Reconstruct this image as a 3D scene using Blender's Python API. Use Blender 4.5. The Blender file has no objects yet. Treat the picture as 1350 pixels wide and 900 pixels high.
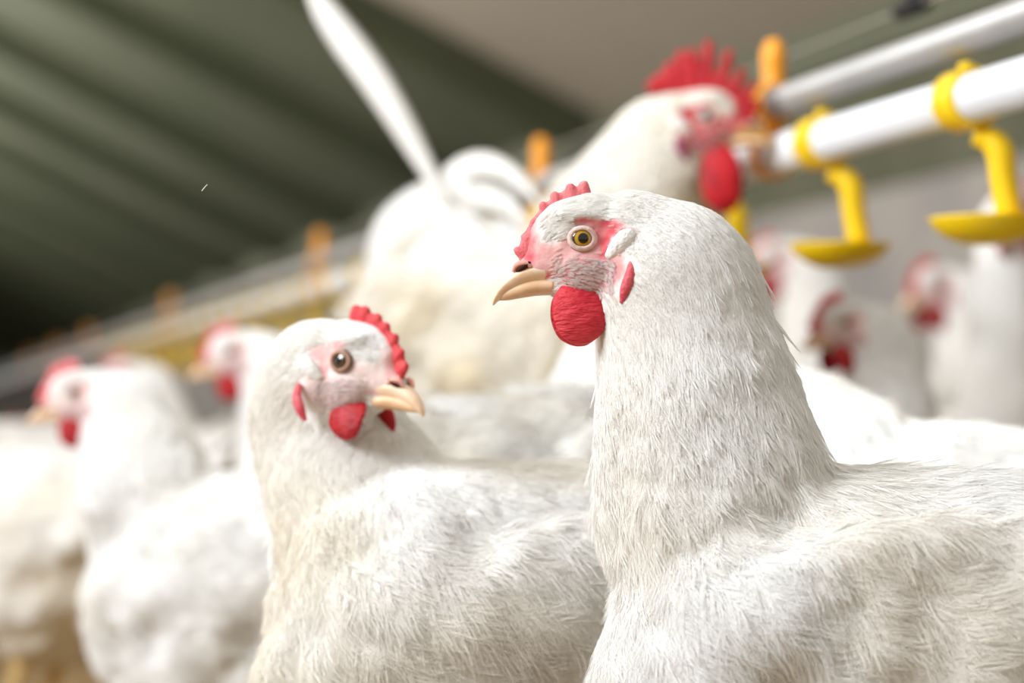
import bpy, bmesh, math, random
import numpy as np
from mathutils import Vector, Matrix, noise
from mathutils.bvhtree import BVHTree
PI = math.pi
scn = bpy.context.scene
C = scn.collection
random.seed(7); np.random.seed(7)
R = math.radians
# ------------------------------------------------------------------ camera
FPX = 3187.0                       # 85 mm lens on a 36 mm sensor, 1350 px wide
CAM = Vector((0, 0, .33))
PITCH = math.atan((556-450)/FPX)
cam_d = bpy.data.cameras.new('camera'); cam = bpy.data.objects.new('camera', cam_d); C.objects.link(cam)
cam.location = CAM; cam.rotation_euler = (PI/2+PITCH, 0, 0)
cam_d.sensor_width = 36; cam_d.lens = FPX*36/1350; cam_d.clip_start = .05; cam_d.clip_end = 400
cam_d.dof.use_dof = True; cam_d.dof.focus_distance = 1.07; cam_d.dof.aperture_fstop = 5.0
cam_d.dof.aperture_blades = 9
scn.camera = cam
# ------------------------------------------------------------------ look, world, lamps
vs = scn.view_settings
vs.view_transform = 'Standard'; vs.look = 'None'; vs.gamma = 1; vs.use_curve_mapping = False; vs.exposure = 0.17
scn.cycles.max_bounces = 10; scn.cycles.diffuse_bounces = 6; scn.cycles.glossy_bounces = 3
scn.cycles.transmission_bounces = 4; scn.cycles.use_denoising = True
scn.cycles_curves.shape = 'THICK'
scn.cycles.caustics_reflective = False; scn.cycles.caustics_refractive = False
w = bpy.data.worlds.new('world'); scn.world = w; w.use_nodes = True
w.node_tree.nodes['Background'].inputs[0].default_value = (1, .95, .85, 1)
w.node_tree.nodes['Background'].inputs[1].default_value = .40
def area(name, loc, aim, sx, sy, power, col):
    d = bpy.data.lights.new(name, 'AREA'); d.shape = 'RECTANGLE'; d.size = sx; d.size_y = sy; d.energy = power; d.color = col
    o = bpy.data.objects.new(name, d); C.objects.link(o); o.location = loc
    o.rotation_euler = (Vector(aim)-Vector(loc)).to_track_quat('-Z', 'Y').to_euler(); return o
area('daylight_opening', (-2.05, .25, 1.75), (.1, 1.15, .3), 1.5, 1.1, 92, (.91, .95, 1))
area('barn_lamp_row', (-.25, .85, 2.3), (.05, 1.15, 0), .8, 1.4, 14, (1, .985, .95))
area('barn_lamp_far', (-1.0, 4.2, 2.4), (-1.0, 4.2, 0), 1.2, 4.2, 17, (1, .98, .94))
lo = area('added_roof_fill', (-4.6, 13, 1.2), (0, 0, 0), 26, .8, 660, (1, .99, .95))     # added fill strip, out of view, that brightens the roof; no real fixture
LD = Vector((-.26, .966, 0)); LU = Vector((.5, .13, .85)).normalized(); LY = (-LU).cross(LD).normalized()
lo.rotation_euler = Matrix((LD, LY, -LU)).transposed().to_euler()

def P(px, py, Z):                                  # point of the place seen at a pixel of the photo, Z metres ahead
    x = (px-675)/FPX*Z; y = -(py-450)/FPX*Z
    return CAM + Vector((x, Z*math.cos(PITCH)-y*math.sin(PITCH), Z*math.sin(PITCH)+y*math.cos(PITCH)))
# ------------------------------------------------------------------ materials
def srgb(r, g, b):
    return tuple(((c/255)/12.92 if c/255 <= .04045 else ((c/255+.055)/1.055)**2.4) for c in (r, g, b))+(1,)
def mat(name, col, rough=.6, var=.0, scale=30, bump=0, bscale=80, spec=.3, sss=0, coat=0, col2=None, metal=0):
    m = bpy.data.materials.new(name); m.use_nodes = True; nt = m.node_tree; b = nt.nodes['Principled BSDF']
    b.inputs['Roughness'].default_value = rough; b.inputs['Specular IOR Level'].default_value = spec
    b.inputs['Metallic'].default_value = metal; b.inputs['Coat Weight'].default_value = coat
    tc = nt.nodes.new('ShaderNodeTexCoord')
    n = nt.nodes.new('ShaderNodeTexNoise'); n.inputs['Scale'].default_value = scale; n.inputs['Detail'].default_value = 4
    nt.links.new(tc.outputs['Object'], n.inputs['Vector'])
    r = nt.nodes.new('ShaderNodeValToRGB'); r.color_ramp.elements[0].position = .3; r.color_ramp.elements[1].position = .7
    c2 = col2 or tuple(c*(1-var) for c in col[:3])+(1,)
    r.color_ramp.elements[0].color = c2; r.color_ramp.elements[1].color = col
    nt.links.new(n.outputs['Fac'], r.inputs['Fac']); nt.links.new(r.outputs['Color'], b.inputs['Base Color'])
    if bump:
        n2 = nt.nodes.new('ShaderNodeTexNoise'); n2.inputs['Scale'].default_value = bscale; n2.inputs['Detail'].default_value = 4
        nt.links.new(tc.outputs['Object'], n2.inputs['Vector'])
        bp = nt.nodes.new('ShaderNodeBump'); bp.inputs['Strength'].default_value = bump; bp.inputs['Distance'].default_value = .002
        nt.links.new(n2.outputs['Fac'], bp.inputs['Height']); nt.links.new(bp.outputs['Normal'], b.inputs['Normal'])
    if sss:
        b.inputs['Subsurface Weight'].default_value = sss; b.inputs['Subsurface Radius'].default_value = (1, .35, .25)
        b.inputs['Subsurface Scale'].default_value = .003
    return m
def body_mat(name, bscale):
    m = bpy.data.materials.new(name); m.use_nodes = True; nt = m.node_tree; b = nt.nodes['Principled BSDF']
    a = nt.nodes.new('ShaderNodeAttribute'); a.attribute_name = 'tint'
    nt.links.new(a.outputs['Color'], b.inputs['Base Color'])
    b.inputs['Roughness'].default_value = .85; b.inputs['Specular IOR Level'].default_value = .12
    tc = nt.nodes.new('ShaderNodeTexCoord'); n = nt.nodes.new('ShaderNodeTexNoise')
    n.inputs['Scale'].default_value = bscale; n.inputs['Detail'].default_value = 5
    nt.links.new(tc.outputs['Object'], n.inputs['Vector'])
    bp = nt.nodes.new('ShaderNodeBump'); bp.inputs['Strength'].default_value = .5; bp.inputs['Distance'].default_value = .002
    nt.links.new(n.outputs['Fac'], bp.inputs['Height']); nt.links.new(bp.outputs['Normal'], b.inputs['Normal'])
    return m
def plume_mat():
    m = bpy.data.materials.new('white_plumage'); m.use_nodes = True; nt = m.node_tree; b = nt.nodes['Principled BSDF']
    b.inputs['Roughness'].default_value = .95; b.inputs['Specular IOR Level'].default_value = .05
    a = nt.nodes.new('ShaderNodeAttribute'); a.attribute_name = 'tint'
    nt.links.new(a.outputs['Color'], b.inputs['Base Color'])
    return m
def eye_mat(name, iris, rim):
    m = bpy.data.materials.new(name); m.use_nodes = True; nt = m.node_tree; b = nt.nodes['Principled BSDF']
    tc = nt.nodes.new('ShaderNodeTexCoord'); sp = nt.nodes.new('ShaderNodeSeparateXYZ')
    nt.links.new(tc.outputs['Object'], sp.inputs[0])
    cx = nt.nodes.new('ShaderNodeMath'); cx.operation = 'MULTIPLY'; nt.links.new(sp.outputs[0], cx.inputs[0]); nt.links.new(sp.outputs[0], cx.inputs[1])
    cz = nt.nodes.new('ShaderNodeMath'); cz.operation = 'MULTIPLY'; nt.links.new(sp.outputs[2], cz.inputs[0]); nt.links.new(sp.outputs[2], cz.inputs[1])
    ad = nt.nodes.new('ShaderNodeMath'); nt.links.new(cx.outputs[0], ad.inputs[0]); nt.links.new(cz.outputs[0], ad.inputs[1])
    sq = nt.nodes.new('ShaderNodeMath'); sq.operation = 'SQRT'; nt.links.new(ad.outputs[0], sq.inputs[0])
    dv = nt.nodes.new('ShaderNodeMath'); dv.operation = 'MULTIPLY'; dv.inputs[1].default_value = 1/.006
    nt.links.new(sq.outputs[0], dv.inputs[0])
    r = nt.nodes.new('ShaderNodeValToRGB'); e = r.color_ramp.elements
    e[0].position = 0; e[0].color = (.004, .004, .004, 1); e[1].position = .37; e[1].color = (.005, .004, .004, 1)
    for p, c in ((.41, iris), (.58, iris), (.66, rim), (1, rim)):
        k = e.new(p); k.color = c
    nt.links.new(dv.outputs[0], r.inputs['Fac']); nt.links.new(r.outputs['Color'], b.inputs['Base Color'])
    b.inputs['Roughness'].default_value = .08; b.inputs['Coat Weight'].default_value = 1; b.inputs['Coat Roughness'].default_value = .02
    return m
M = {}
M['body'] = body_mat('white_feathered_body', 160); M['plume'] = plume_mat()
M['comb_pink'] = mat('pink_comb_skin', srgb(232, 138, 140), .5, .0, 260, .35, 900, .35, .3, col2=srgb(218, 98, 108))
M['comb_red'] = mat('red_comb_skin', srgb(220, 82, 84), .5, 0, 200, .5, 700, .35, .3, col2=srgb(196, 46, 56))
M['comb_deep'] = mat('deep_red_comb_skin', srgb(196, 22, 36), .5, 0, 90, .4, 400, .3, .2, col2=srgb(150, 6, 20))
def wrinkle(m):
    nt = m.node_tree
    mp = nt.nodes.new('ShaderNodeMapping'); mp.inputs['Scale'].default_value = (.45, .6, 1.5); mp.inputs['Rotation'].default_value = (0, .5, 0)
    tc = [n for n in nt.nodes if n.type == 'TEX_COORD'][0]; nt.links.new(tc.outputs['Object'], mp.inputs[0])
    n = [n for n in nt.nodes if n.type == 'BUMP'][0].inputs['Height'].links[0].from_node; nt.links.new(mp.outputs[0], n.inputs['Vector']); return m
M['wattle'] = mat('red_wattle_skin', srgb(214, 62, 72), .48, 0, 150, .9, 420, .3, .3, col2=srgb(192, 34, 50))
M['wattle_dark'] = mat('dark_red_wattle_skin', srgb(186, 26, 36), .45, 0, 150, .7, 420, .4, .2, col2=srgb(150, 10, 24))
wrinkle(M['wattle']); wrinkle(M['wattle_dark'])
M['lobe'] = mat('red_ear_lobe_skin', srgb(208, 66, 82), .5, 0, 200, .4, 700, .3, .3, col2=srgb(220, 120, 125))
M['lobe_purple'] = mat('purple_ear_lobe_skin', srgb(140, 30, 90), .5, .2)
M['beak'] = mat('horn_beak', srgb(246, 224, 200), .36, 0, 120, .08, 300, .45, .25, col2=srgb(236, 202, 166))
M['beak_low'] = mat('lower_horn_beak', srgb(238, 206, 172), .4, 0, 120, .08, 300, .4, .2, col2=srgb(222, 182, 142))
M['beak_tan'] = mat('tan_horn_beak', srgb(206, 160, 92), .4, .15, 120, .08, 300, .4, .2)
M['nostril'] = mat('nostril_hollow', srgb(70, 30, 22), .8, .4)
M['cere'] = mat('nostril_flap_skin', srgb(232, 176, 160), .5, 0, 300, .2, 700, .3, .3, col2=srgb(218, 150, 138))
M['eyelid'] = mat('pale_eyelid_skin', srgb(228, 206, 198), .5, 0, 300, .3, 900, .35, .2, col2=srgb(208, 176, 168))
M['eyelid_dark'] = mat('brown_eyelid_skin', srgb(176, 140, 118), .5, 0, 300, .3, 900, .35, .2, col2=srgb(130, 96, 76))
M['tuft'] = mat('white_ear_feathers', (.86, .85, .83, 1), .8, .03, 90, .5, 500, .1)
M['eye_yellow'] = eye_mat('yellow_eye', srgb(186, 142, 26), srgb(60, 44, 16))
M['eye_brown'] = eye_mat('brown_eye', srgb(74, 52, 32), srgb(40, 28, 20))
M['shank'] = mat('scaly_yellow_shank', srgb(222, 190, 130), .6, .25, 200, .5, 350)
M['quill'] = mat('white_tail_vane', (.80, .79, .76, 1), .7, .05, 60, .3, 400, .15)
M['pipe_white'] = mat('white_plastic_pipe', (.80, .82, .86, 1), .35, .04, 9, 0, 1, .5)
M['pipe_grey'] = mat('galvanised_pipe', srgb(172, 170, 168), .45, .15, 14, .1, 90, .5, metal=.25)
M['yellow'] = mat('yellow_plastic', srgb(244, 204, 8), .38, .06, 20, 0, 1, .45)
M['orange'] = mat('orange_plastic', srgb(244, 160, 16), .4, .08, 20, 0, 1, .45)
M['steel'] = mat('steel_valve', srgb(170, 170, 170), .3, .1, 30, metal=1)
M['black'] = mat('black_rubber', srgb(28, 26, 28), .6, .3)
M['cable'] = mat('grey_wire_cable', srgb(150, 145, 130), .5, .2, 300)
# ------------------------------------------------------------------ object helpers
def link(name, me, m=None, parent=None, smooth=True):
    o = bpy.data.objects.new(name, me); C.objects.link(o)
    if m and not me.materials: me.materials.append(m)
    if parent: o.parent = parent
    if smooth and hasattr(me, 'polygons'):
        me.polygons.foreach_set('use_smooth', [True]*len(me.polygons))
    return o
def obj(name, bm, m, parent=None, smooth=True):
    bmesh.ops.recalc_face_normals(bm, faces=bm.faces)
    me = bpy.data.meshes.new(name); bm.to_mesh(me); bm.free()
    return link(name, me, m, parent, smooth)
def tag(o, label, cat=None, group=None, kind=None):
    if label: o['label'] = label
    if cat: o['category'] = cat
    if group: o['group'] = group
    if kind: o['kind'] = kind
    return o
def empty(name, loc, yaw=0, scale=1):
    o = bpy.data.objects.new(name, None); C.objects.link(o); o.empty_display_size = .05
    o.location = loc; o.rotation_euler = (0, 0, yaw); o.scale = (scale,)*3; return o
def ellipsoid(bm, c, r, rot=None, seg=24, M4=None):
    m = Matrix.Translation(c)
    if rot: m = m @ rot.to_4x4()
    m = m @ Matrix.Diagonal((r[0], r[1], r[2], 1))
    if M4 is not None: m = M4 @ m
    bmesh.ops.create_uvsphere(bm, u_segments=seg, v_segments=max(8, seg*2//3), radius=1, matrix=m)
def sweep(bm, pts, rad, seg=20, side=Vector((0, 1, 0)), M4=None, sub=4, prof=None):
    """closed tube through pts; rad = (half height, half width) per point; smoothly interpolated; prof shapes the section"""
    P0 = [Vector(p) for p in pts]; n = len(P0); Q = []; RR = []
    def cr(a, b, c, d, t): return .5*((2*b)+(c-a)*t+(2*a-5*b+4*c-d)*t*t+(3*b-a-3*c+d)*t*t*t)
    for i in range(n-1):
        i0, i3 = max(i-1, 0), min(i+2, n-1)
        for k in range(sub):
            t = k/sub
            Q.append(cr(P0[i0], P0[i], P0[i+1], P0[i3], t))
            RR.append([max(1e-5, cr(rad[i0][j], rad[i][j], rad[i+1][j], rad[i3][j], t)) for j in (0, 1)])
    Q.append(P0[-1]); RR.append(list(rad[-1]))
    rings = []
    for i, q in enumerate(Q):
        t = (Q[min(i+1, len(Q)-1)]-Q[max(i-1, 0)]).normalized()
        s = (side-side.dot(t)*t).normalized(); u = t.cross(s)
        ring = []
        for k in range(seg):
            a = 2*PI*k/seg; ca, sa = math.cos(a), math.sin(a)
            if prof: ca, sa = prof(ca, sa, i/(len(Q)-1))
            p = q+s*(ca*RR[i][1])+u*(sa*RR[i][0])
            if M4 is not None: p = M4 @ p
            ring.append(bm.verts.new(p))
        rings.append(ring)
    for a, b in zip(rings, rings[1:]):
        for k in range(seg): bm.faces.new((a[k], a[(k+1) % seg], b[(k+1) % seg], b[k]))
    bm.faces.new(rings[0][::-1]); bm.faces.new(rings[-1])
def fuse(bm, voxel, smooth=4, factor=.5):
    """union of the closed shapes in bm as one continuous mesh"""
    bmesh.ops.recalc_face_normals(bm, faces=bm.faces)
    me = bpy.data.meshes.new('tmp'); bm.to_mesh(me); bm.free()
    o = bpy.data.objects.new('tmp', me); C.objects.link(o)
    r = o.modifiers.new('r', 'REMESH'); r.mode = 'VOXEL'; r.voxel_size = voxel; r.adaptivity = 0
    s = o.modifiers.new('s', 'SMOOTH'); s.iterations = smooth; s.factor = factor
    dg = bpy.context.evaluated_depsgraph_get(); dg.update()
    out = bpy.data.meshes.new_from_object(o.evaluated_get(dg))
    bpy.data.objects.remove(o); bpy.data.meshes.remove(me)
    return out
# vectorised value noise, for lumps and tints
_T = np.random.RandomState(3).rand(32, 32, 32)
def vnoise(p, scale, off=0.0):
    q = p*scale+off+100; i = np.floor(q).astype(int); f = q-i; f = f*f*(3-2*f); r = 0
    for a in (0, 1):
        for b in (0, 1):
            for c in (0, 1):
                wt = (f[:, 0] if a else 1-f[:, 0])*(f[:, 1] if b else 1-f[:, 1])*(f[:, 2] if c else 1-f[:, 2])
                r = r+wt*_T[(i[:, 0]+a) % 32, (i[:, 1]+b) % 32, (i[:, 2]+c) % 32]
    return r
def sstep(a, b, x): t = np.clip((x-a)/(b-a), 0, 1); return t*t*(3-2*t)
# ------------------------------------------------------------------ the birds
HEAD0 = Vector((.13, 0, .413))
WHITE = np.array((.89, .885, .87)); CREAM = np.array((.84, .77, .62))
def lin(r, g, b): return np.array(srgb(r, g, b)[:3])

def bird(kind, label, root, yaw, head=HEAD0, hyaw=0, hpitch=0, hroll=0, scale=1, voxel=.004, feathers=0, barbs=14, hair=.00012,
         comb=1.0, wattle=1.0, combm='comb_red', wattlem='wattle_dark', lobem='lobe', eyem='eye_brown', lidm='eyelid',
         skin=(226, 190, 188), skin2=(205, 120, 122), skinw=.6, cream=.3, seed=0, male=False, fat=1.0, tail=True, neckw=1.0, lat=False, group=None,
         nape=1.0, legs=True, stand=0, belly=False, twist=.5, nsh=(0, 0), neck=None, beakm='beak'):
    rt = empty(kind, (root[0], root[1], stand), yaw, scale); fl = -stand/scale; tag(rt, label, kind, group)
    head = Vector(head); dh = head-HEAD0
    HM = Matrix.Translation(head) @ Matrix.Rotation(hyaw, 4, 'Z') @ Matrix.Rotation(hpitch, 4, 'Y') @ Matrix.Rotation(hroll, 4, 'X')
    bm = bmesh.new()
    # torso
    T = [(.116, .252, .022, .022), (.107, .249, .047, .045), (.085, .240, .074, .070), (.04, .224, .087, .086), (-.02, .220, .088, .090),
         (-.08, .224, .083, .085), (-.13, .237, .068, .068), (-.17, .258, .046, .048), (-.20, .28, .022, .03)]
    sweep(bm, [(a, 0, b) for a, b, c, d in T], [(c*fat, d*fat) for a, b, c, d in T], 28)
    # neck: (x, z, half depth, half width, share of the head's displacement)
    N = [(.1, .4, .02, .018, 1), (.087, .395, .036*nape, .030, 1), (.084, .376, .0395, .034, .86), (.079, .349, .044, .041, .6), (.074, .315, .0505, .050, .27),
         (.066, .28, .056, .058, .06), (.05, .245, .055, .058, 0)]
    hback = Matrix.Rotation(hyaw*twist, 3, 'Z') @ Vector((-.033, 0, 0))-Vector((-.033, 0, 0))+Vector((nsh[0], nsh[1], 0))
    pts = [Vector((a, 0, b))+dh*k+hback*(k**2) for a, b, c, d, k in N]
    if neck:
        WI = (Matrix.Translation((root[0], root[1], stand)) @ Matrix.Rotation(yaw, 4, 'Z') @ Matrix.Scale(scale, 4)).inverted()
        pts = [WI @ P(*q[:3]) for q in neck]; N = [(0, 0, q[3], q[4], 1) for q in neck]
    sweep(bm, pts, [(c*(neckw if .1 < k < .9 else 1), d*(neckw if .1 < k < .9 else 1)) for a, b, c, d, k in N], 26)
    npos = Vector((.088, 0, .3885))+dh+hback if not neck else pts[0]
    ellipsoid(bm, npos, (.0375*nape, .032, .0435*nape))
    # wings folded on the flanks
    for s in (1, -1):
        ellipsoid(bm, (-.025, s*.076*fat, .238), (.118, .022, .054), Matrix.Rotation(R(9), 3, 'Y') @ Matrix.Rotation(R(-7*s), 3, 'Z'))
        ellipsoid(bm, (-.01, s*.05, .145), (.045, .032, .05))
    if belly: ellipsoid(bm, (.0, 0, .175), (.115, .086*fat, .085))
    # head
    ellipsoid(bm, (-.006, 0, -.001), (.030, .0145, .0225), None, 24, HM)
    ellipsoid(bm, (.0035, 0, .005), (.0165, .0125, .0145), None, 24, HM)
    ellipsoid(bm, (-.026, 0, .003), (.021, .0185, .0205), None, 24, HM)
    sweep(bm, [(-.006, 0, -.004), (.008, 0, -.0065), (.019, 0, -.0115), (.0265, 0, -.0155)], [(.017, .0135), (.0145, .0115), (.0088, .0078), (.005, .005)], 20, M4=HM)
    sweep(bm, [(-.03, 0, -.032), (-.012, 0, -.0225), (.006, 0, -.0205), (.016, 0, -.0205)], [(.016, .015), (.012, .0125), (.0065, .0085), (.0035, .005)], 20, M4=HM)
    for s in (1, -1):
        ellipsoid(bm, (-.006, s*.0085, -.013), (.0165, .0085, .0125), None, 20, HM)
        ellipsoid(bm, (.001, s*.0112, .0098), (.0125, .0045, .0040), Matrix.Rotation(R(-8), 3, 'Y'), 16, HM)   # brow over the eye
        ellipsoid(bm, (-.021, s*.0125, -.008), (.012, .0085, .016), None, 16, HM)
    me = fuse(bm, voxel, int(3+.004/voxel*2))
    nv = len(me.vertices); co = np.empty(nv*3); me.vertices.foreach_get('co', co); co = co.reshape(-1, 3)
    no = np.empty(nv*3); me.vertex_normals.foreach_get('vector', no); no = no.reshape(-1, 3)
    HI = np.array(HM.inverted())
    def hl(p): return p @ HI[:3, :3].T+HI[:3, 3]
    h = hl(co); hd = np.linalg.norm(h-np.array((-.02, 0, -.01)), axis=1)
    away = sstep(.045, .11, hd)
    o3 = seed*7.31
    ne = len(me.edges); ed = np.empty(ne*2, dtype=np.int32); me.edges.foreach_get('vertices', ed); ed = ed.reshape(-1, 2)
    deg = np.bincount(ed.ravel(), minlength=nv)[:, None]
    sm_ = np.maximum(away, sstep(.016, .040, hd)*sstep(-.016, -.030, h[:, 0]))
    for _ in range(int(.09/voxel)):
        ac = np.stack([np.bincount(ed[:, 0], co[ed[:, 1], k], nv)+np.bincount(ed[:, 1], co[ed[:, 0], k], nv) for k in range(3)], 1)
        co = co+(ac/np.maximum(deg, 1)-co)*(sm_*.6)[:, None]
    lump = (vnoise(co*np.array((1, 1, .8)), 34, o3)-.5)*.019+(vnoise(co, 85, o3+5)-.5)*.004
    tors = sstep(.34, .26, co[:, 2])
    co = co+no*(lump*away*(.35+.65*tors))[:, None]
    me.vertices.foreach_set('co', co.ravel()); me.update()
    me.vertex_normals.foreach_get('vector', no.ravel()); 
    no = np.empty(nv*3); me.vertex_normals.foreach_get('vector', no); no = no.reshape(-1, 3)
    # tint of the plumage and of the bare face
    def facemask(h):
        x, y, z = h[:, 0], np.abs(h[:, 1]), h[:, 2]
        def el(cx, cz, rx, rz): return np.sqrt(((x-cx)/rx)**2+((z-cz)/rz)**2)
        e = np.minimum.reduce([el(-.001, 0, .0125, .0095), el(-.010, .0045, .0095, .0045), el(.0165, -.0095, .010, .008),
                               el(-.003, -.0125, .0165, .0125), el(.0225, .001, .0045, .012)])
        side = np.where(((x > .014) | (y > .006)) & (y < .026), 1, 0)
        white = sstep(1.3, .7, el(.0125, .0055, .0065, .0075))
        return sstep(1.12, .88, e)*side*(1-white*.85)
    def hot(h):
        x, z = h[:, 0], h[:, 2]
        def el(cx, cz, rx, rz): return np.sqrt(((x-cx)/rx)**2+((z-cz)/rz)**2)
        e = np.minimum.reduce([el(-.0115, .0045, .007, .004), el(.0125, -.0175, .006, .0025), el(.0235, -.003, .0030, .009), el(-.0105, -.003, .0030, .008), el(-.002, .0085, .009, .0018)])
        return sstep(1.5, .5, e)
    def tint(p, h, jit=0):
        c = np.clip(vnoise(p, 22, o3+9)*1.5-.55+jit, 0, 1)*cream
        c = np.minimum(1, c+max(0, cream-.7)*1.1*(1 if male else sstep(.31, .23, p[:, 2])))*(.4+.6*sstep(.36, .24, p[:, 2])+(.5 if male else 0)*sstep(.40, .36, p[:, 2]))
        t = WHITE+(CREAM-WHITE)*c[:, None]
        f = facemask(h); k = np.clip(hot(h)*.9+(vnoise(p, 420, o3)-.5)*.8, 0, 1)
        s = lin(*skin)+(lin(*skin2)-lin(*skin))*k[:, None]
        ck = sstep(1.25, .6, np.sqrt(((h[:, 0]+.004)/.0155)**2+((h[:, 2]+.0165)/.0085)**2))*.75
        s = s+(lin(*[int(v*.80) for v in skin])*np.array((1, .8, .85))-s)*ck[:, None]
        f = np.clip(f*1.0+(vnoise(p, 600, 3)-.5)*.5*(f > .05)*(f < .95), 0, 1)
        return t+(s-t)*(f*min(1, skinw*1.35))[:, None], f
    t, f = tint(co, hl(co))
    at = me.attributes.new('tint', 'FLOAT_COLOR', 'POINT'); at.data.foreach_set('color', np.c_[t, np.ones(nv)].ravel())
    body = link('body', me, M['body'], rt)
    at.data.foreach_set('color', np.c_[t*(np.where(f > .2, 1, .82)[:, None] if feathers else .9), np.ones(nv)].ravel())
    # ---- plumage: feathers of fine barbs lying along the bird
    if feathers:
        me.calc_loop_triangles(); nt_ = len(me.loop_triangles)
        tri = np.empty(nt_*3, dtype=np.int32); me.loop_triangles.foreach_get('vertices', tri); tri = tri.reshape(-1, 3)
        rng = np.random.RandomState(seed+11)
        bvh = BVHTree.FromPolygons([tuple(v) for v in co], [tuple(q) for q in tri.tolist()])
        sk = [head+Vector((.03, 0, -.012))]
        sk = [HM @ Vector((.03, 0, -.012)), HM @ Vector((.005, 0, .004)), HM @ Vector((-.022, 0, 0)), npos, *(pts[1:4]+[Vector((.068, 0, .262))] if neck else pts[2:6]), Vector((.02, 0, .225)), Vector((-.06, 0, .222)), Vector((-.13, 0, .245)), Vector((-.22, 0, .285))]
        sk = np.array([tuple(v) for v in sk]); sm = (sk[1:]+sk[:-1])/2; st = sk[1:]-sk[:-1]; sl = np.linalg.norm(st, axis=1); st = st/sl[:, None]
        def flow(p, n):
            d2 = ((p[:, None, :]-sm[None])**2).sum(2)+1e-5
            wt = sl[None]/d2**1.6
            v = (wt[:, :, None]*st[None]).sum(1)
            # breast feathers hang and run back
            br = sstep(.06, .12, p[:, 0])*sstep(.33, .27, p[:, 2])
            v = v/np.linalg.norm(v, axis=1)[:, None]
            v = v*(1-br*.6)[:, None]+br[:, None]*.6*np.array((-.35, 0, -1.0))
            v[:, 2] -= .22*sstep(.07, -.02, p[:, 0])*sstep(.03, .07, np.abs(p[:, 1]))
            v = v-(v*n).sum(1)[:, None]*n
            return v/(np.linalg.norm(v, axis=1)[:, None]+1e-9)
        a, b, c = co[tri[:, 0]], co[tri[:, 1]], co[tri[:, 2]]
        ar = np.linalg.norm(np.cross(b-a, c-a), axis=1)/2; cen = (a+b+c)/3
        hc = hl(cen); hd = np.linalg.norm(hc-np.array((-.008, 0, -.006)), axis=1)
        dens = .75+2.8*sstep(.055, .025, hd)+1.6*sstep(.11, .05, hd)+.6*sstep(.24, .34, cen[:, 2])
        dens = dens*np.where(cen[:, 2] < .17, .3, 1)*np.where((hc[:, 0] > .024) & (hd < .06) & (hc[:, 2] > -.026), 0.0, 1)
        fm = facemask(hc); dens = dens*(1-fm*.35)
        hy = np.abs(hc[:, 1]); dens = dens*np.where((np.hypot(hc[:, 0], hc[:, 2]) < .0088) & (hd < .03), 0, 1)
        dens = dens*np.where((hc[:, 0] > .0) & (hy < .0055) & (hc[:, 2] > -.012) & (hd < .045), .0, 1)
        dens = dens*np.where((fm > .4) & (hc[:, 2] > -.0095), .10, 1)*np.where((fm > .4) & (hc[:, 2] <= -.0095), 1.9, 1)*np.where((hc[:, 0] > .0145) & (hc[:, 2] < -.004) & (hc[:, 2] > -.026) & (hd < .05), .0, 1)
        dens = dens*np.where((((hc[:, 0]+.0185)/.0062)**2+((hc[:, 2]+.0185)/.0135)**2 < 1) & (hd < .03), 0, 1)
        pr = ar*dens; pr /= pr.sum()
        F = feathers; ti = rng.choice(nt_, F, p=pr)
        u = rng.rand(F, 1); v = rng.rand(F, 1); sw = (u+v) > 1; u = np.where(sw, 1-u, u); v = np.where(sw, 1-v, v)
        p = a[ti]*(1-u-v)+b[ti]*u+c[ti]*v
        n = no[tri[ti]].mean(1); n /= np.linalg.norm(n, axis=1)[:, None]
        hp = hl(p); hd = np.linalg.norm(hp-np.array((-.008, 0, -.006)), axis=1)
        L = .0048+.0122*sstep(.024, .055, hd)+.011*sstep(.05, .12, hd)+.004*sstep(.33, .22, p[:, 2])
        fm = facemask(hp); L = np.where(fm > .35, .0032, L)*(.75+.5*rng.rand(F))
        W = L*(.24+.20*sstep(.33, .24, p[:, 2]))
        lift = np.where(fm > .35, .0004, .00025+.00165*sstep(.02, .1, hd))*(.7+rng.rand(F)*.6)
        stray = (rng.rand(F) < .03)*(hd > .05); lift = np.where(stray, lift*2.4, lift)
        # rachis by marching over the surface
        NS = 5; path = np.empty((F, NS, 3)); nrm = np.empty((F, NS, 3)); cur = p.copy(); cn = n.copy()
        jr = (rng.rand(F, 3)-.5)*(.2+.4*sstep(.33, .25, p[:, 2]))[:, None]
        for k in range(NS):
            path[:, k] = cur+cn*(lift*(k/(NS-1))**1.3)[:, None]+cn*.0002; nrm[:, k] = cn
            if k < NS-1:
                d = flow(cur, cn)+jr; d -= (d*cn).sum(1)[:, None]*cn; d /= np.linalg.norm(d, axis=1)[:, None]
                nx = cur+d*(L/(NS-1))[:, None]
                for i in range(F):
                    q = bvh.find_nearest(nx[i])
                    if q[0] is not None: cur[i] = q[0]; cn[i] = q[1]
        # smooth surface normals are steadier than facet normals
        B = barbs; NP = 4
        ui = np.linspace(.0, .82, B)[None]+rng.rand(F, B)*.12
        sgn = np.where(np.arange(B) % 2 == 0, 1, -1)[None]*np.ones((F, 1))
        def along(t):                      # (F,B) -> positions, tangent
            x = np.clip(t, 0, 1)*(NS-1); i0 = np.minimum(x.astype(int), NS-2); fr = (x-i0)[..., None]
            A = np.take_along_axis(path, i0[..., None], 1); Bp = np.take_along_axis(path, (i0+1)[..., None], 1)
            tg = Bp-A; tg /= np.linalg.norm(tg, axis=2)[..., None]+1e-9
            return A*(1-fr)+Bp*fr, tg
        rng2 = rng
        side0 = None; out = np.empty((F, B, NP, 3))
        spread = (.35+.65*rng.rand(F, B))*W[:, None]*np.sin(np.clip(.25+ui*.9, 0, 1)*PI*.85)**.6
        span = .5+.2*rng.rand(F, B)
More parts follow.
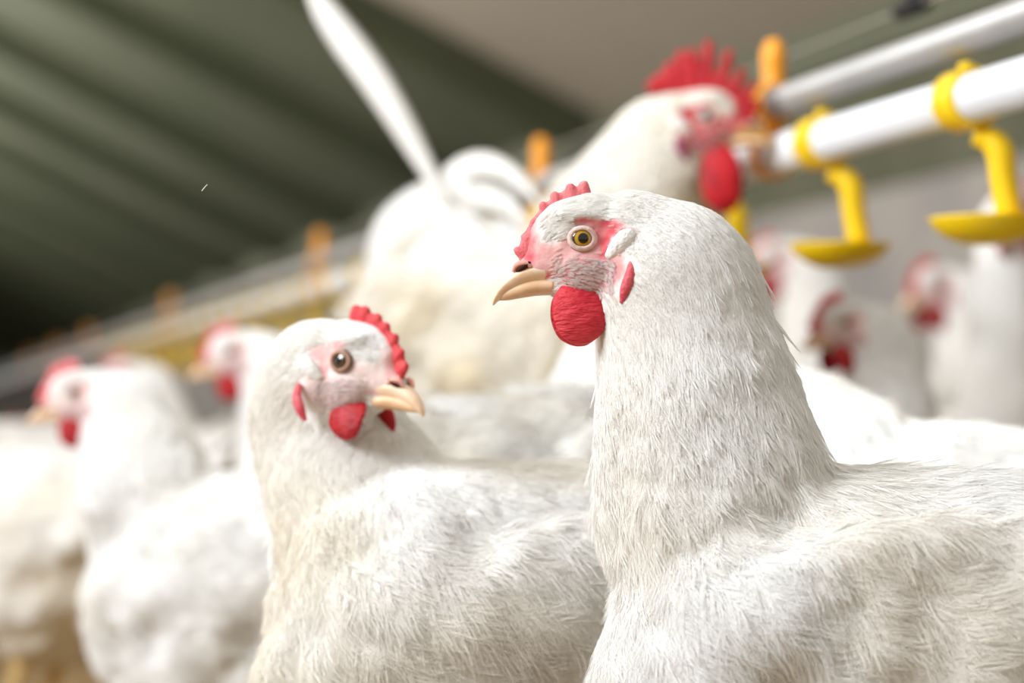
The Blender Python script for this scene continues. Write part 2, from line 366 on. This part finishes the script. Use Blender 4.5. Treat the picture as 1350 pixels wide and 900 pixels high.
        for k in range(NP):
            e = k/(NP-1)
            q, tg = along(ui+span*e*.98)
            sd = np.cross(np.repeat(nrm[:, 2][:, None], B, 1), tg)
            ov = np.maximum(ui+span*e-1, 0)*L[:, None]
            out[:, :, k] = q+sd*(sgn*spread*e**.8)[..., None]+tg*(ov*.5)[..., None]-np.repeat(nrm[:, 2][:, None], B, 1)*(spread*e*.22)[..., None]+(rng.rand(F, B, 1)-.5)*np.repeat(nrm[:, 2][:, None], B, 1)*.0005
        pos = out.reshape(-1, 3); nc = F*B
        hcv = bpy.data.hair_curves.new('plumage'); hcv.add_curves([NP]*nc)
        hcv.attributes['position'].data.foreach_set('vector', pos.astype(np.float32).ravel())
        rad = np.tile(np.array((.8, 1.0, .85, .25)), nc)*np.repeat(hair*(.55+.45*sstep(.02, .07, np.repeat(hd, B)))*np.where(np.repeat(fm, B) > .35, .42, 1), NP)
        ra = hcv.attributes.get('radius') or hcv.attributes.new('radius', 'FLOAT', 'POINT'); ra.data.foreach_set('value', rad.astype(np.float32))
        tc, fm2 = tint(p, hp, 0)
        tc = np.where((fm > .35)[:, None], tc*.25+WHITE*.75*np.array((1, .96, .95)), tc)
        tcl = np.c_[np.repeat(tc, B, 0), np.ones(nc)]
        ta = hcv.attributes.new('tint', 'FLOAT_COLOR', 'CURVE'); ta.data.foreach_set('color', tcl.astype(np.float32).ravel())
        po = bpy.data.objects.new('plumage', hcv); C.objects.link(po); hcv.materials.append(M['plume']); po.parent = rt
        po['kind'] = 'stuff'
    # ---- tail of overlapping vanes
    if tail and not male:
        bm = bmesh.new()
        for i in range(9):
            k = (i-4)/4
            vane(bm, [(-.17, k*.03, .265), (-.215, k*.042, .315-.01*abs(k)), (-.262, k*.05, .35-.03*abs(k))], .017, k*50, .0016)
        obj('tail', bm, M['quill'], rt)
    # ---- beak
    def hornprof(ca, sa, t): return ca*(1-.25*max(sa, 0)), (sa if sa > 0 else sa*.55)
    bm = bmesh.new()
    up = [(.0150, 0, -.0135), (.0225, 0, -.0142), (.0295, 0, -.0170), (.0350, 0, -.0214), (.0382, 0, -.0258), (.0392, 0, -.0288)]
    sweep(bm, up, [(.0066, .0078), (.0068, .0070), (.0058, .0056), (.0042, .0041), (.0022, .0024), (.0006, .0008)], 20, Vector((0, -1, 0)), HM, 5,
          lambda ca, sa, t: hornprof(ca, sa, t))
    bk = obj('upper_beak', bm, M[beakm], rt)
    bm = bmesh.new()
    lo = [(.0120, 0, -.0203), (.0205, 0, -.0206), (.0280, 0, -.0224), (.0335, 0, -.0246), (.0364, 0, -.0264)]
    sweep(bm, lo, [(.0040, .0068), (.0042, .0060), (.0036, .0046), (.0024, .0030), (.0006, .0010)], 18, Vector((0, 1, 0)), HM, 5)
    obj('lower_beak', bm, M['beak_low'], rt)
    for s in (1, -1):
        bm = bmesh.new(); ellipsoid(bm, (.0256, s*.0050, -.0120), (.0042, .0022, .0015), Matrix.Rotation(R(33), 3, 'Y') @ Matrix.Rotation(R(-14*s), 3, 'Z'), 16, HM)
        ns = obj('nostril', bm, M['nostril'], bk)
        bm = bmesh.new()
        sweep(bm, [(.0215, s*.0058, -.0125), (.0248, s*.0058, -.0104), (.0285, s*.0047, -.0112), (.0302, s*.0042, -.0142)], [(.0009, .0009), (.0016, .0014), (.0015, .0014), (.0006, .0006)], 10, Vector((0, 0, 1)), HM, 3)
        obj('nostril_flap', bm, M['cere'], bk)
    # ---- eyes, lids
    for s in (1, -1):
        bm = bmesh.new(); bmesh.ops.create_uvsphere(bm, u_segments=28, v_segments=18, radius=.0062)
        bmesh.ops.scale(bm, verts=bm.verts, vec=(1, .8, 1))
        ey = obj('eye', bm, M[eyem], rt)
        ey.matrix_local = HM @ Matrix.Translation((0, s*.0122, 0)) @ Matrix.Rotation(R(8*s), 4, 'Z')
        ld = []
        bm = bmesh.new()
        for i in range(28):
            a = 2*PI*i/28; ca, sa = math.cos(a), math.sin(a)
            for j in range(8):
                b = 2*PI*j/8; r0 = .0051+.0012*math.cos(b)
                y = s*(.0157+.0008*math.sin(b)-.0003*math.cos(b)-.0005*(ca*ca)+.0004*abs(sa))
                bm.verts.new(HM @ (Vector((r0*1.08*ca-.0003, y-s*.0000, r0*.92*sa))))
        bm.verts.ensure_lookup_table()
        for i in range(28):
            for j in range(8):
                q = [bm.verts[(i % 28)*8+j], bm.verts[((i+1) % 28)*8+j], bm.verts[((i+1) % 28)*8+(j+1) % 8], bm.verts[i*8+(j+1) % 8]]
                bm.faces.new(q)
        obj('eyelid', bm, M[lidm], rt)
    # ---- comb
    bm = bmesh.new(); cs = comb
    base = [(.0262, -.0105), (.0228, -.0035), (.0190, .0045), (.0140, .0115), (.0080, .0168), (.0005, .0200), (-.0050, .0212)]
    if male: base += [(-.013, .0222), (-.022, .0235)]
    bw = (.0021 if not male else .003)*cs**.5
    sweep(bm, [(x, 0, z) for x, z in base], [((.0060 if not male else .0036)*cs if 0 < i < len(base)-1 else .0016*cs, bw) for i in range(len(base))], 12, sub=4, M4=HM)
    rr = random.Random(seed+5); nb = 7 if not male else 8
    for i in range(nb):
        tt = (i+.5)/nb*(len(base)-1); i0 = min(int(tt), len(base)-2); f_ = tt-i0
        bx = base[i0][0]*(1-f_)+base[i0+1][0]*f_; bz = base[i0][1]*(1-f_)+base[i0+1][1]*f_
        tx, tz = base[i0+1][0]-base[i0][0], base[i0+1][1]-base[i0][1]; l = math.hypot(tx, tz); nx, nz = -tz/l*-1, -tx/l
        hgt = (.0064+.0012*(i/(nb-1)) if not male else .0065+.0115*math.sin(PI*(i+1)/(nb+1)))*cs*(.85+.3*rr.random())*(.78 if i == nb-1 and not male else 1)
        dx, dz = nx*.8+.10, nz*.8+.42
        if male: dx, dz = nx*.9-.1, nz*.9+.35
        oy = (rr.random()-.5)*.0016*cs
        r0 = (.0027+.0006*i/nb)*cs; blunt = .0014+.0010*i/nb
        sweep(bm, [(bx, 0, bz), (bx+dx*hgt*.6, oy*.6, bz+dz*hgt*.6), (bx+dx*hgt*.92, oy, bz+dz*hgt*.92), (bx+dx*hgt, oy, bz+dz*hgt)],
              [(r0, bw*1.1), (r0*.9, bw*1.05), (blunt*cs, .0015*cs**.5), (.0004*cs, .0004)], 12, M4=HM)
    if male:
        sweep(bm, [(.0, 0, .024), (-.014, 0, .031), (-.027, 0, .030), (-.036, 0, .0275)], [(.006, .003), (.008, .003), (.007, .003), (.003, .002)], 12, M4=HM)
        sweep(bm, [(.024, 0, .0), (.014, 0, .0165), (.0, 0, .0255), (-.012, 0, .026)], [(.005, .003), (.007, .003), (.008, .003), (.006, .003)], 12, M4=HM)
    link('comb', fuse(bm, max(.00065, voxel*.3), 3), M[combm], rt)
    # ---- wattles, ear lobes, ear tufts
    for s in (1, -1):
        bm = bmesh.new(); wz = wattle; wq = wz**(.2 if male else .3)
        sweep(bm, [(.0045, s*.0070, -.0190), (.0034, s*.0105, -.0225), (.0022, s*.0128, -.0225-.0055*wz), (.0008, s*.0142, -.0225-.0120*wz), (-.0014, s*.0142, -.0225-.0180*wz), (-.0028, s*.0136, -.0225-.0222*wz), (-.0034, s*.0132, -.0225-.0238*wz)],
              [(.0045, .0012), (.0085, .0022), (.0110*wq, .0025), (.0116*wq, .0027), (.0102*wq, .0026), (.0060*wq, .0018), (.0012, .0006)], 24, Vector((0, 1, 0)), HM, 4)
        obj('wattle', bm, M[wattlem], rt)
        bm = bmesh.new()
        sweep(bm, [(-.0215, s*.0218, -.0105), (-.0210, s*.0245, -.0165), (-.0190, s*.0248, -.0230), (-.0172, s*.0230, -.0290)], [(.0012, .0016), (.0025, .0022), (.0027, .0022), (.0010, .0010)], 14, Vector((0, 1, 0)), HM, 4)
        obj('ear_lobe', bm, M[lobem], rt)
        bm = bmesh.new()
        sweep(bm, [(-.0115, s*.0165, -.0085), (-.0155, s*.0188, -.0045), (-.0200, s*.0200, .0002), (-.0225, s*.0200, .0028)], [(.0018, .0018), (.0040, .0026), (.0042, .0026), (.0018, .0012)], 16, Vector((0, 1, 0)), HM, 4)
        obj('ear_tuft', bm, M['tuft'], rt)
    # ---- legs
    if legs:
        for s in (1, -1):
            bm = bmesh.new(); y = s*.05
            sweep(bm, [(-.005, y, .145), (-.02, y, .095+fl*.5), (-.004, y, .045+fl), (0, y, .012+fl)], [(.014, .012), (.010, .009), (.0068, .0065), (.009, .009)], 12)
            for an, ln in ((0, .06), (28, .05), (-28, .05), (180, .028)):
                d = Vector((math.cos(R(an)), math.sin(R(an)), 0)); q = Vector((0, y, .009+fl))
                sweep(bm, [q, q+d*ln*.5+Vector((0, 0, .001)), q+d*ln*.9-Vector((0, 0, .002)), q+d*ln*1.1-Vector((0, 0, .006))], [(.008, .008), (.006, .006), (.0045, .0045), (.0012, .0015)], 10, Vector((-d.y, d.x, 0)))
            obj('leg', bm, M['shank'], rt)
    return rt, HM

def vane(bm, pts, wd, twist=0, th=.0012, broad=.55, face=None):
    """one tail feather: a thin closed blade with a raised shaft, twisted about its length"""
    P0 = [Vector(p) for p in pts]; NN = 12; rows = []
    n = len(P0)
    def pos(t):
        x = t*(n-1); i = min(int(x), n-2); f = x-i; a, b, c, d = P0[max(i-1, 0)], P0[i], P0[i+1], P0[min(i+2, n-1)]
        return .5*((2*b)+(c-a)*f+(2*a-5*b+4*c-d)*f*f+(3*b-a-3*c+d)*f*f*f)
    for k in range(NN+1):
        t = k/NN; p = pos(t); tg = (pos(min(1, t+.02))-pos(max(0, t-.02))).normalized()
        sd = (Vector((0, 1, 0))-tg.y*tg).normalized() if face is None else tg.cross(face).normalized(); sd = Matrix.Rotation(R(twist), 3, tg) @ sd; nn = tg.cross(sd)
        wv = wd*max(.06, (math.sin(min(1, t/broad)*PI/2)**1.1)*(1 if t < broad else math.cos((t-broad)/(1-broad)*PI/2*.97)**.6))
        rows.append([bm.verts.new(p+sd*wv*a+nn*(th*b)) for a, b in ((-1, 0), (-.5, .6), (0, 1.4), (.5, .6), (1, 0), (.5, -.5), (0, -.8), (-.5, -.5))])
    for a, b in zip(rows, rows[1:]):
        for k in range(8): bm.faces.new((a[k], a[(k+1) % 8], b[(k+1) % 8], b[k]))
    bm.faces.new(rows[0][::-1]); bm.faces.new(rows[-1])
#@@BIRDS

def hen(label, px, py, Z, face, look, hx=.13, kind='hen', pitch=0, stand=0, scale=1, **k):
    """a bird whose nearer eye is seen at (px, py); face and look are the compass headings of body and head in degrees (180 = left)"""
    h = P(px, py, Z); near = 1 if math.cos(R(look)) < 0 else -1
    q = Matrix.Rotation(R(look), 3, 'Z') @ Vector((0, near*.0165*scale, 0))
    c = h-q; b = Matrix.Rotation(R(face), 3, 'Z') @ Vector((hx*scale, 0, 0))
    return bird(kind, label, (c.x-b.x, c.y-b.y, 0), R(face), (hx, 0, (c.z-stand)/scale), R((look-face+180) % 360-180), R(k.pop('hpitch', pitch)), stand=stand, scale=scale, **k)
#@@PLACE
PALE = dict(skin=(234, 216, 212), skin2=(226, 174, 172), skinw=.75)
hen('sharply focused white hen in front, facing left, with yellow eye and small pink comb', 767, 314, 1.07, 182, 181,
    voxel=.0017, feathers=21000, barbs=34, hair=.00008, comb=.85, combm='comb_pink', wattlem='wattle', eyem='eye_yellow', skin=(228, 178, 176), skin2=(205, 82, 92), skinw=.85, cream=.5, seed=1)
hen('white hen with pale face and notched red comb, its head turned right', 447, 476, 1.2, 206, 325, hx=.080, neck=[(418, 508, 1.245, .030, .030), (414, 545, 1.252, .034, .034), (434, 588, 1.252, .041, .041), (462, 640, 1.245, .0475, .0475), (490, 700, 1.25, .055, .057), (540, 770, 1.27, .055, .058)], nape=.80, hpitch=-2, tail=False,
    voxel=.0019, feathers=16000, barbs=26, hair=.0001, comb=1.15, combm='comb_red', wattlem='wattle_dark', eyem='eye_brown', lidm='eyelid_dark', cream=.92, seed=2, wattle=.64, **PALE)
FL = 'blurred hens of the flock'
def far(label, px, py, Z, *a, **k):
    if Z < 2.1: k.setdefault('feathers', 4500); k.setdefault('barbs', 12); k.setdefault('hair', .00022)
    k.setdefault('belly', True); k.setdefault('fat', 1.08); k.setdefault('voxel', .0034); k.setdefault('cream', .45)
    return hen(label, px, py, Z, *a, group=FL, **k)
far('blurred hen at far left facing left, pink comb and dark red wattle', 97, 518, 1.86, 178, 190, hx=.14, scale=.9, fat=1.12, neckw=1.15, tail=False, comb=1.3, combm='comb_pink', seed=3, **PALE)
far('blurred hen with bright red comb just left of the pale-faced hen', 305, 463, 2.28, 180, 190, comb=1.2, seed=4, **PALE)
far('hen whose comb tip alone shows over the back of the far left hen', 158, 496, 3.2, 180, 185, comb=1.3, combm='comb_pink', seed=5)
far('hen at the left edge, only its shaded back and flank in view', -110, 545, 2.5, 165, 180, scale=.92, fat=1.28, seed=6, cream=.9)
far('cream-backed hen between the two front hens, its head behind the front hen', 900, 400, 1.72, 55, 20, scale=1.12, seed=7, cream=.6, tail=False)
far('distant hen with a faint pink face just below the rooster tail', 528, 408, 2.75, 170, 200, seed=8, scale=1.02, **PALE)
far('blurred hen peeping out behind the neck of the front hen', 1022, 338, 3.5, 178, 190, scale=1.3, seed=9, cream=.8)
far('bright white hen with lowered head below the middle yellow cup', 1117, 425, 2.02, 193, 205, scale=.9, seed=10, comb=1.3, cream=.15)
far('blurred hen with dark red wattle on the right, below the right yellow cup', 1240, 375, 3.0, 195, 210, scale=1.2, comb=1.3, seed=11, cream=.6)
far('hen at the right edge with its red wattles under the yellow cup', 1362, 272, 2.28, 268, 268, hx=.11, seed=12, cream=.2)
far('hen with cream-stained back, right behind the front hen, head hidden', 985, 530, 1.47, 160, 175, scale=1.04, seed=13, cream=.8, tail=False)
# distant birds of the flock
for i, (px, py, Z, a, sc, lb) in enumerate([(20, 570, 4.2, 170, 1, 'tiny distant hen at the left edge under the yellow cups'), (75, 560, 5.2, 200, 1, 'tiny distant hen second from the left edge, beyond the far left hen'),
        (1165, 480, 3.9, 180, 1.05, 'distant hen between the bright white hen and the one with dark red wattle'), (-40, 575, 3.4, 185, 1, 'distant hen cut off by the left edge of the view')]):
    far(lb, px, py, Z, a, a+12, scale=sc, voxel=.005, seed=20+i)
# ------------------------------------------------------------------ the rooster
ro, RH = hen('tall white rooster with big red comb and raised tail feather', 930, 152, 1.85, -52, -10, kind='rooster', hx=.165, hpitch=-12, scale=1.15, stand=.125, male=True, comb=1.5, wattle=1.75,
    combm='comb_deep', wattlem='comb_deep', lobem='lobe_purple', skin=(208, 116, 118), skin2=(172, 34, 44), skinw=.9, beakm='beak_tan', voxel=.003, feathers=5000, barbs=12, hair=.00024, cream=1.0, seed=30, fat=1.05, neckw=1.22, tail=False)
bpy.context.view_layer.update(); RI = ro.matrix_world.inverted()
def rl(px, py, Z): return RI @ P(px, py, Z)
fv = (RI.to_3x3() @ Vector((0, 1, 0))).normalized()
def feather(pts, wd, tw=0, broad=.55, lab=None):
    bm = bmesh.new(); vane(bm, [rl(*p) for p in pts], wd/1.25, tw, .0014, broad, fv)
    o = obj('tail_feather', bm, M['quill'], ro)
    if lab: o['label'] = lab
feather([(600, 285, 2.1), (575, 243, 2.12), (540, 180, 2.13), (498, 110, 2.14), (462, 60, 2.15), (430, 15, 2.16), (408, -22, 2.17)], .0165, 8, .62, 'long raised white tail feather')
feather([(720, 285, 2.06), (690, 240, 2.08), (645, 216, 2.1), (605, 226, 2.12), (575, 262, 2.14), (556, 310, 2.15)], .014, 20, .5)
feather([(700, 300, 2.08), (660, 265, 2.1), (610, 262, 2.12), (565, 290, 2.14), (535, 340, 2.15)], .02, -15, .5)
feather([(680, 300, 2.1), (620, 262, 2.13), (560, 275, 2.16), (515, 310, 2.18), (492, 370, 2.2)], .026, 10, .5)
feather([(680, 330, 2.07), (610, 300, 2.1), (550, 320, 2.12), (515, 370, 2.14), (505, 430, 2.15)], .028, -10, .5)
feather([(680, 350, 2.03), (620, 320, 2.05), (575, 350, 2.07), (545, 410, 2.08), (535, 460, 2.09)], .028, 12, .5)
# ------------------------------------------------------------------ drinker line
def ray(px, py): return (P(px, py, 1)-CAM)
D = ray(-180, 556); D.z = 0; D.normalize()                # the line runs away to the left along D
S = Vector((D.y, -D.x, 0))                                 # away from the line towards the side wall
P0 = P(1275, 131, 1.58)
def tube(bm, a, b, r, seg=24, rn=None):
    sweep(bm, [a, a.lerp(b, .5), b], [(r, r)]*3, seg, Vector((0, 0, 1)), None, 1)
def hollow(bm, c, ax, r0, r1, h, seg=28):
    """a ring of wall r0..r1 and width h about the axis ax"""
    ax = ax.normalized(); s = ax.orthogonal().normalized(); u = ax.cross(s); R_ = []
    for rr, k in ((r1, -.5), (r1, .5), (r0, .5), (r0, -.5)):
        R_.append([bm.verts.new(c+ax*(h*k)+s*(rr*math.cos(2*PI*i/seg))+u*(rr*math.sin(2*PI*i/seg))) for i in range(seg)])
    for j in range(4):
        for i in range(seg): bm.faces.new((R_[j][i], R_[j][(i+1) % seg], R_[(j+1) % 4][(i+1) % seg], R_[(j+1) % 4][i]))
RP = .0158; RU = .0115; UP = Vector((0, 0, .0415)); LEN = 14
bm = bmesh.new(); tube(bm, P0-D*1.2, P0+D*LEN, RP); tag(obj('water_pipe', bm, M['pipe_white'], None), 'white plastic water pipe carrying the yellow cups', 'pipe')
bm = bmesh.new(); tube(bm, P0-D*1.2+UP, P0+D*LEN+UP, RU); tag(obj('support_pipe', bm, M['pipe_grey'], None), 'grey metal support pipe running above the white water pipe', 'pipe')
ZV = Vector((0, 0, 1))
def cup(loc, label):
    rt = empty('drinker_cup', loc); tag(rt, label, 'drinker cup', 'yellow drinker cups on the water pipe')
    O = Vector((0, 0, 0)); sw = Vector((.05, 0, -1)).normalized(); off = Vector((.011, -.004, 0))
    bm = bmesh.new(); hollow(bm, O, D, RP+.0004, RP+.0034, .026); hollow(bm, O+D*.0115, D, RP+.0004, RP+.0042, .004); hollow(bm, O-D*.0115, D, RP+.0004, RP+.0042, .004)
    ellipsoid(bm, (0, 0, RP+.0055), (.006, .007, .0035)); obj('clamp_ring', bm, M['yellow'], rt)
    bm = bmesh.new(); a = Vector((.004, 0, -RP-.0078))
    sweep(bm, [a, a+Vector((.010, -.002, -.003)), a+Vector((.0165, -.004, -.011)), a+Vector((.0185, -.004, -.028)), a+Vector((.0225, -.004, -.053))], [(.0065, .0075), (.0085, .009), (.0095, .0100), (.009, .0098), (.009, .0102)], 16, Vector((0, 1, 0)), None, 5)
    obj('stem', bm, M['yellow'], rt)
    c = a+Vector((.008, -.004, -.057)); bm = bmesh.new(); sg = 40
    prof = [(.003, -.0150), (.016, -.0142), (.027, -.0100), (.035, -.0032), (.0375, .0012), (.0382, .0025), (.0368, .0028), (.034, .0006), (.026, -.0050), (.015, -.0085), (.003, -.0088)]
    rows = [[bm.verts.new(c+Vector((r*math.cos(2*PI*i/sg), r*math.sin(2*PI*i/sg), z))) for i in range(sg)] for r, z in prof]
    for x, y in zip(rows, rows[1:]):
        for i in range(sg): bm.faces.new((x[i], x[(i+1) % sg], y[(i+1) % sg], y[i]))
    bm.faces.new(rows[0][::-1]); bm.faces.new(rows[-1]); obj('dish', bm, M['yellow'], rt)
    bm = bmesh.new(); tube(bm, Vector((0, 0, -RP-.0006)), Vector((0, 0, -RP-.010)), .0062, 16); obj('valve_cap', bm, M['black'], rt)
    bm = bmesh.new(); tube(bm, Vector((0, 0, -RP-.008)), Vector((0, 0, -RP-.028)), .0036, 14); tube(bm, Vector((0, 0, -RP-.026)), Vector((0, 0, -RP-.034)), .0016, 10); obj('nipple', bm, M['steel'], rt)
    return rt
def copy_tree(o, loc, label):
    r = o.copy(); C.objects.link(r); r.location = loc; r['label'] = label
    for ch in o.children:
        c = ch.copy(); C.objects.link(c); c.parent = r
        for g in ch.children:
            d = g.copy(); C.objects.link(d); d.parent = c
    return r
CS = .246
names = ['yellow drinker cup at the right edge, nearest on the white pipe', 'yellow drinker cup in full view, second from the right on the pipe', 'yellow drinker cup half hidden by the nape of the front hen']
cup0 = cup(P0, names[0])
order = ['fourth', 'fifth', 'sixth', 'seventh', 'eighth', 'ninth', 'tenth', 'eleventh', 'twelfth', 'thirteenth', 'fourteenth', 'fifteenth', 'sixteenth', 'seventeenth', 'eighteenth', 'nineteenth', 'twentieth', 'twenty-first', 'twenty-second', 'twenty-third', 'twenty-fourth']
for i in range(1, 3+len(order)):
    lb = names[i] if i < 3 else 'blurred yellow drinker cup, %s along the white pipe from the right edge' % order[i-3]
    copy_tree(cup0, P0+D*CS*i, lb)
def hanger(loc, label):
    rt = empty('pipe_hanger', loc); tag(rt, label, 'pipe clip', 'orange clips joining the two pipes')
    bm = bmesh.new(); hollow(bm, Vector((0, 0, 0)), D, RP+.0004, RP+.003, .014); obj('lower_ring', bm, M['orange'], rt)
    bm = bmesh.new(); hollow(bm, UP, D, RU+.0004, RU+.0045, .020); ellipsoid(bm, Vector((0, 0, (RP+.0415-RU)/2)), (.009, .009, .0068)); obj('upper_ring', bm, M['orange'], rt)
    bm = bmesh.new()
    sweep(bm, [UP+ZV*(RU+.001), UP+ZV*(RU+.012), UP+ZV*(RU+.029), UP+ZV*(RU+.039)], [(.010, .012), (.009, .011), (.0095, .012), (.005, .008)], 16, D, None, 4); obj('tab', bm, M['orange'], rt)
    return rt
s0 = (1455/1200-1)*1.58/math.cos(math.atan(855/FPX))
hl0 = ['orange pipe clip beside the comb of the rooster', 'orange pipe clip behind the rooster, left of its neck', 'orange pipe clip standing out above the comb of the pale-faced hen', 'fourth orange pipe clip from the right, hidden by birds', 'orange pipe clip above the blurred hen with bright red comb', 'sixth orange pipe clip along the pipe from the right', 'orange pipe clip above the comb of the far left hen', 'eighth orange pipe clip, tiny at the far left', 'ninth and farthest orange pipe clip at the left edge']
han0 = None
for i, px in enumerate((1020, 713, 422, None, 224, None, 117, 75, 40)):
    if px is None: continue
    sz = (1455/(px+180)-1)*1.58/math.cos(math.atan(855/FPX))
    if han0 is None: han0 = hanger(P0+D*sz, hl0[i])
    else: copy_tree(han0, P0+D*sz, hl0[i])
# thin cable above the pipes with its clamp
Q0 = P(1195, 12, 1.9)
bm = bmesh.new(); tube(bm, Q0-D*1.3, Q0+D*10, .0016, 10); tag(obj('steel_cable', bm, M['cable'], None), 'thin taut grey cable running above the two pipes', 'cable')
bm = bmesh.new(); tube(bm, Q0-D*.035, Q0+D*.012, .0075, 16); ellipsoid(bm, Q0-D*.02+ZV*.008, (.010, .008, .009)); tube(bm, Q0-D*.02, Q0-D*.02+ZV*.05, .0022, 10)
tag(obj('cable_clamp', bm, M['black'], None), 'small dark clamp on the thin cable at the top', 'clamp')
# a floating wisp of down
bm = bmesh.new(); c = P(270, 247, 1.05); vane(bm, [c-Vector((.0013, 0, .0016)), c, c+Vector((.0011, .0004, .0013))], .0006, 0, .00015)
tag(obj('down_wisp', bm, M['tuft'], None), 'tiny white wisp of down floating before the green wall', 'feather')
#@@SHELL
def struct(name, bm, m, smooth=False):
    o = obj(name, bm, m, None, smooth); o['kind'] = 'structure'; return o
def quad(bm, a, b, c, d): bm.faces.new([bm.verts.new(x) for x in (a, b, c, d)])
def slab(bm, a, b, c, d, n):
    """a board a-b-c-d with thickness n"""
    lo = [bm.verts.new(x) for x in (a, b, c, d)]; hi = [bm.verts.new(x+n) for x in (a, b, c, d)]
    bm.faces.new(lo[::-1]); bm.faces.new(hi)
    for i in range(4): bm.faces.new((lo[i], lo[(i+1) % 4], hi[(i+1) % 4], hi[i]))
M['litter'] = mat('litter_floor', srgb(176, 150, 112), .95, 0, 60, 1, 220, .1, col2=srgb(120, 96, 66))
M['plinth'] = mat('grey_concrete', srgb(186, 180, 174), .9, 0, 3, .3, 60, .2, col2=srgb(160, 157, 158))
M['curtain'] = mat('green_curtain', srgb(120, 121, 102), .8, 0, 1.6, .2, 9, .15, col2=srgb(92, 94, 76))
M['ceil_dim'] = mat('dim_olive_ceiling', srgb(98, 100, 82), .8, 0, .9, .15, 12, .2, col2=srgb(76, 82, 62))  # far bays: fall-off of the light put into a darker olive tone
M['ceil_lit'] = mat('lit_beige_ceiling', srgb(168, 158, 144), .8, .08, 1.5, .15, 12, .2)  # near bay: lit portion of the roof painted as a paler beige
M['rafter'] = mat('dark_rafter', srgb(84, 88, 68), .8, .1, 4, .1, 40, .2)
M['eave'] = mat('green_eave_board', srgb(112, 116, 98), .7, .1, 2, .1, 40, .2)
KW = 6.5*1470                                            # depth of the wall at a pixel column
def wallpt(px, z): q = P(px, 556, KW/(px+180)); return Vector((q.x, q.y, z))
W0 = wallpt(1290, 0); A = W0-D*4; Bq = W0+D*150
HP = .33+336/FPX*6.5; HE = .33+(556-150)/FPX*(KW/970)
zz = lambda v, z: Vector((v.x, v.y, z))
bm = bmesh.new(); quad(bm, Vector((-60, -6, 0)), Vector((8, -6, 0)), Vector((8, 160, 0)), Vector((-60, 160, 0))); struct('floor', bm, M['litter'])
bm = bmesh.new(); slab(bm, zz(A, 0), zz(Bq, 0), zz(Bq, HP), zz(A, HP), S*.2); struct('wall_right_plinth', bm, M['plinth'])
bm = bmesh.new(); o_ = S*.06; slab(bm, zz(A, HP)+o_, zz(Bq, HP)+o_, zz(Bq, HE)+o_, zz(A, HE)+o_, S*.05); struct('wall_right', bm, M['curtain'])
bm = bmesh.new(); slab(bm, zz(A, HE-.16), zz(Bq, HE-.16), zz(Bq, HE), zz(A, HE), S*.05-ZV*0); struct('trim_1', bm, M['eave'])
N_ = (-S*math.cos(R(26))+ZV*math.sin(R(26))); CL = 9.0; NU = D.cross(N_).normalized(); NU = NU if NU.z > 0 else -NU
sX = lambda px: (1470/(px+180)-1)*6.5/math.cos(math.atan(855/FPX))   # distance along the wall of a pixel column
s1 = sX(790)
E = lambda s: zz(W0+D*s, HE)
bm = bmesh.new(); slab(bm, E(-4), E(s1), E(s1)+N_*CL, E(-4)+N_*CL, NU*.04); struct('ceiling', bm, M['ceil_lit'])
bm = bmesh.new(); slab(bm, E(s1), E(150), E(150)+N_*CL, E(s1)+N_*CL, NU*.04); struct('ceiling_far', bm, M['ceil_dim'])
for i, s_ in enumerate([s1-4.2]+[s1+.1+k*2.4 for k in range(16)]):
    bm = bmesh.new(); slab(bm, E(s_)-NU*.16, E(s_+.12)-NU*.16, E(s_+.12)+N_*CL-NU*.16, E(s_)+N_*CL-NU*.16, NU*.16); struct('trim_%d' % (i+2), bm, M['rafter'])
